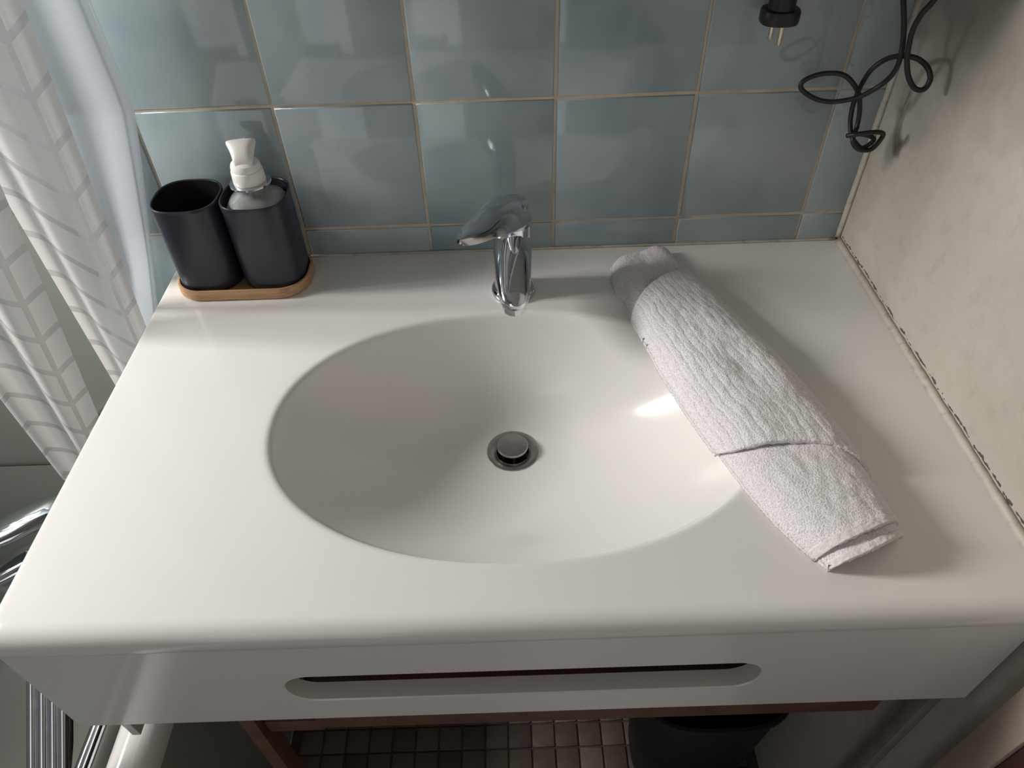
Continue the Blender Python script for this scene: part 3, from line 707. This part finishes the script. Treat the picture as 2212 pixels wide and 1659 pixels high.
towel_layer('hem', 'hem', lambda u: E1(u) - 0.022, lambda u: E1(u) + 0.0012, lambda s, u: h_in(s, u) + 0.0007, 0.052, 0.0016, nv=10, seed=1.7)
towel_layer('hem', 'hem', lambda u: E2(u) - 0.016, lambda u: E2(u) + 0.0012, lambda s, u: h_in(s, u) - 0.0052, 0.082, 0.0014, nv=8, seed=1.7)

# ------------------------------------------------------------------ power cord and plug
pc = empty('power_cord', (0.28, -0.06, 1.0)); tag(pc, 'black appliance cord hanging in loops in front of the tiles with its plug', 'power cord')
def px(x, y, d):
    p = at(1600 + x/3.614, y/3.614, d); p.z = min(p.z, 1.204); return p
sa = [(1265, -520, -.07), (1268, -250, -.07), (1270, 0, -.07), (1275, 150, -.07), (1270, 300, -.072), (1250, 430, -.078), (1200, 560, -.072), (1100, 660, -.062), (960, 742, -.056), (860, 775, -.052), (720, 795, -.046), (600, 778, -.04), (500, 722, -.036), (468, 670, -.034), (510, 620, -.034), (620, 580, -.036), (740, 572, -.04), (820, 595, -.044), (880, 655, -.047), (920, 730, -.047), (930, 810, -.047), (925, 900, -.047), (905, 1000, -.05), (880, 1060, -.058), (880, 1120, -.062), (920, 1165, -.062), (1000, 1172, -.060), (1050, 1140, -.060), (1095, 1085, -.064), (1112, 1045, -.066), (1070, 1032, -.068), (980, 1038, -.068), (900, 1050, -.068), (830, 1060, -.062)]
sb = [(1700, -520, -.11), (1620, -200, -.105), (1510, 0, -.10), (1420, 100, -.098), (1345, 230, -.096), (1308, 380, -.094), (1298, 490, -.094), (1310, 600, -.096), (1350, 680, -.098), (1400, 704, -.10), (1450, 680, -.10), (1480, 610, -.098), (1460, 530, -.094), (1400, 470, -.088), (1320, 442, -.084), (1220, 440, -.070), (1120, 470, -.056), (1020, 545, -.050), (955, 640, -.044), (905, 745, -.040), (872, 840, -.040), (856, 950, -.042), (862, 1040, -.048), (885, 1100, -.052), (940, 1155, -.054), (1000, 1130, -.054), (1040, 1090, -.054), (1010, 1062, -.058), (940, 1047, -.060), (870, 1050, -.058)]
keep(tube('cable', [px(*q) for q in sa], 0.0024, 'black_rubber', sub=6), pc)
keep(tube('cable', [px(*q) for q in sb], 0.0024, 'black_rubber', sub=6), pc)
pf = at(1685, 30, -0.028); px_, py_, pz_ = pf
pb = lathe('plug_body', (px_, py_, pz_), [(0.0085, 0.052), (0.0105, 0.046), (0.0122, 0.03), (0.0125, 0.008), (0.0132, 0.004)], 'black_rubber'); keep(pb, pc)
R_ = [squircle((px_, py_, pz_ + z), a, a*0.92, 48, 2.5) for a, z in ((0.0130, -0.0080), (0.0172, -0.0072), (0.0180, -0.005), (0.0180, 0.003), (0.0172, 0.0048), (0.0125, 0.0055))]
keep(autosmooth(mesh_obj('plug_flange', *rings(R_), 'black_rubber'), 50), pc)
for sx, sy in ((-0.0018, 0.0085), (0.0018, -0.0085)):
    keep(lathe('pin', (px_ + sx, py_ + sy, pz_ - 0.026), [(0.0012, 0.0), (0.0022, 0.0012), (0.0022, 0.020)], 'pin', n=16), pc)
keep(tube('cable', [(px_, py_, pz_ + 0.050), (px_ + 0.002, py_ - 0.002, pz_ + 0.062), (px_ + 0.014, py_ - 0.010, 1.203), (px_ + 0.05, py_ - 0.03, 1.204)] + [tuple(px(1265, -520, -.07))], 0.0024, 'black_rubber'), pc)
